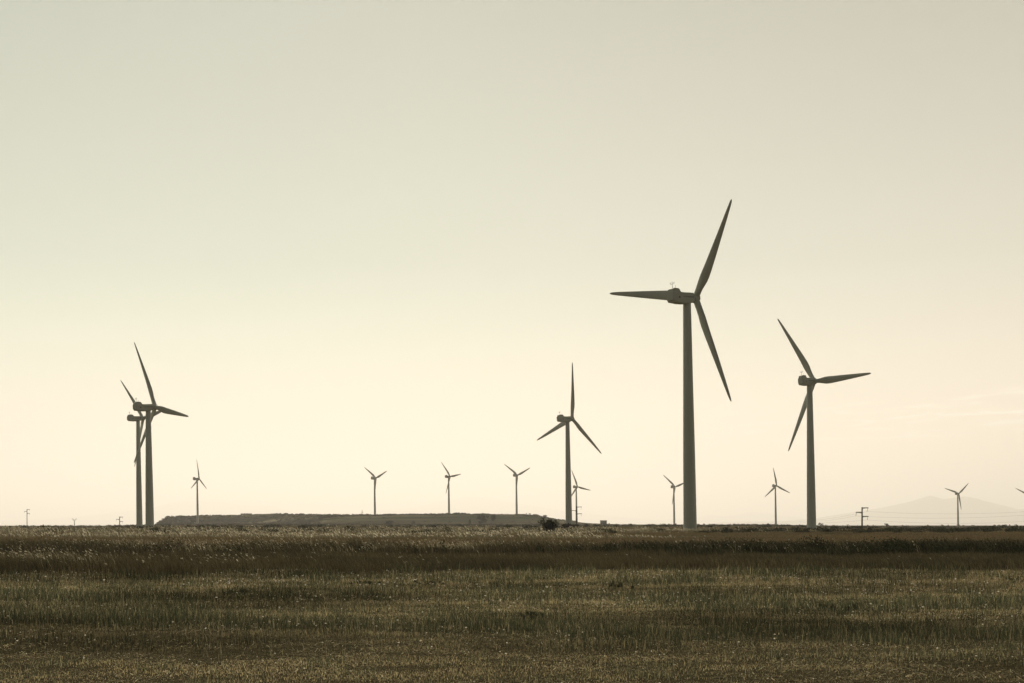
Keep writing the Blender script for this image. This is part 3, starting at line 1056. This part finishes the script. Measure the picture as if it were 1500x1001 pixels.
# ------------------------------------------------------------------ trees and bushes
def crown_mesh(name, rx, rz, zc, n, leaf, c1, c2, parent, lobes=9):
    L = [(rng.normal(0, .42, 2) * rx * .95, rng.uniform(-.75, .6) * rz, rng.uniform(.28, .62)) for _ in range(lobes)]
    P = []
    for q in range(n):
        (ox, oy), oz, r = L[q % lobes]
        v = rng.normal(0, 1, 3); v /= np.linalg.norm(v); v *= rng.random() ** .4
        P.append((ox + v[0] * rx * r, oy + v[1] * rx * r, zc + oz + v[2] * rz * r))
    P = np.array(P)
    P[:, 2] = np.maximum(P[:, 2], .04)
    s = leaf * rng.uniform(.5, 1.4, n)
    u = rng.normal(0, 1, (n, 3)); u /= np.linalg.norm(u, axis=1, keepdims=True)
    w = np.cross(u, rng.normal(0, 1, (n, 3))); w /= np.linalg.norm(w, axis=1, keepdims=True)
    u *= s[:, None] * .5; w *= s[:, None] * .32
    V = np.stack([P - u, P - w, P + u, P + w], 1)
    C = np.repeat(tints(n, c1, c2, rng.random(n))[:, None], 4, 1)
    return from_np(name, V.reshape(-1, 3), np.arange(n)[:, None] * 4 + np.array([[0, 1, 2, 3]]), None, C.reshape(-1, 3), M_LEAF, parent)


def plant(name, cat, px, py_top, w_px, h_px, Y, label, trunk=.25, n=900, group=None, c1=(.022, .026, .014), c2=(.05, .056, .03), lobes=9):
    s = Y / F
    top = at(px, py_top, Y)
    zb = gz(top.x, Y) - .05
    h = max(top.z - zb, h_px * s * .6)
    root = empty(name, (top.x, Y, zb), label, cat, group)
    rx = w_px * s / 2
    zt = h * trunk
    rz = (h - zt) / 2
    bm = bmesh.new()
    r0 = max(.05, rx * .05)
    tube(bm, (0, 0, -.2), (rx * .06, 0, zt + rz * .5), r0, 8, r0 * .6)
    for k in range(5):
        a = R(72 * k + 20)
        tube(bm, (rx * .04, 0, zt * .8 + rz * .1 * k), (rx * .6 * math.cos(a), rx * .6 * math.sin(a), zt + rz * (.7 + .2 * k)), r0 * .5, 6, r0 * .2)
    from_bm('trunk', bm, M_BARK, root, True)
    crown_mesh('crown', rx, rz, zt + rz, n, max(rx, rz) * .17, c1, c2, root, lobes)
    return root


plant('bush', 'bush', 804.8, 760.5, 23, 17, 205, 'round dark bush in the field in front of the mid-sized turbine', .03, 2600, None, (.035, .038, .024), (.085, .088, .055), 17)
G = 'trees and shrubs on the low hill'
FG = ((.018, .021, .012), (.042, .045, .027))
plant('tree', 'tree', 708, 753.0, 17, 15, 1420, 'broad dark tree at the foot of the hill, widest on the hill', .10, 1500, G, *FG)
plant('tree', 'tree', 722, 752.6, 8, 13, 1430, 'slim tree on the hill just right of the broad dark tree', .25, 900, G, *FG)
plant('tree', 'tree', 770.8, 751.6, 3.4, 5, 1720, 'left one of two tiny trees side by side on the hill skyline', .35, 500, G, *FG)
plant('tree', 'tree', 776.0, 751.4, 4.2, 5, 1720, 'right one of two tiny trees side by side on the hill skyline', .35, 500, G, *FG)
plant('shrub', 'shrub', 786.0, 754.6, 13, 5, 1700, 'wide pale shrub on the skyline between the two tiny trees and the last tree', .2, 900, G, (.06, .06, .04), (.11, .10, .065))
plant('tree', 'tree', 798.8, 754.8, 8.4, 7, 1690, 'last tree at the right end of the hill, open crown on a forked trunk', .38, 800, G, *FG)
plant('shrub', 'shrub', 703, 752.0, 7, 4, 1760, 'low round shrub on the hill skyline above the broad dark tree', .1, 600, G, *FG)
plant('shrub', 'shrub', 763.5, 753.3, 12, 4, 1700, 'dark low shrub beside the foot of the third hilltop turbine', .1, 700, G, *FG)
plant('shrub', 'shrub', 572, 762.0, 14, 6, 1330, 'dark spreading shrub at the hill foot below the leftmost of the three hilltop turbines', .05, 900, G, *FG)
plant('shrub', 'shrub', 606, 763.0, 7, 4, 1330, 'small round shrub at the hill foot between the first two hilltop turbines', .05, 600, G, *FG)
plant('shrub', 'shrub', 688, 760.5, 5, 6, 1330, 'narrow upright shrub at the hill foot left of the broad dark tree', .1, 600, G, *FG)
plant('shrub', 'shrub', 833, 767.2, 25, 6, 420, 'long low dark shrub spreading at the foot of the mid-sized turbine', .03, 2600, None, (.018, .02, .012), (.04, .043, .024), 16)
plant('shrub', 'shrub', 1299, 766.3, 8, 4, 520, 'sparse twiggy shrub on the skyline right of the dark power pole', .3, 420, None, (.03, .03, .018), (.06, .056, .034))
plant('shrub', 'shrub', 1470, 768.2, 9, 4, 560, 'low rounded shrub on the skyline right of the far turbine by the mountain', .05, 900, None, (.02, .022, .014), (.045, .047, .028))
plant('shrub', 'shrub', 1201.5, 766.2, 9, 3, 620, 'small low shrub just right of the foot of the second biggest turbine', .1, 600, None, (.04, .04, .025), (.08, .074, .046))

# ------------------------------------------------------------------ haze
bm = bmesh.new()
box(bm, (0, 0, 668), (196000, 196000, 1350))
hz_m, hn, hl, ho = new_mat('haze_air')
pv = hn.new('ShaderNodeVolumePrincipled')
pv.inputs['Color'].default_value = (1.0, .98, .95, 1)
pv.inputs['Density'].default_value = 0.00006
pv.inputs['Anisotropy'].default_value = 0.39
hl.new(pv.outputs[0], ho.inputs['Volume'])
hzo = from_bm('haze', bm, hz_m)
tag(hzo, kind='stuff')
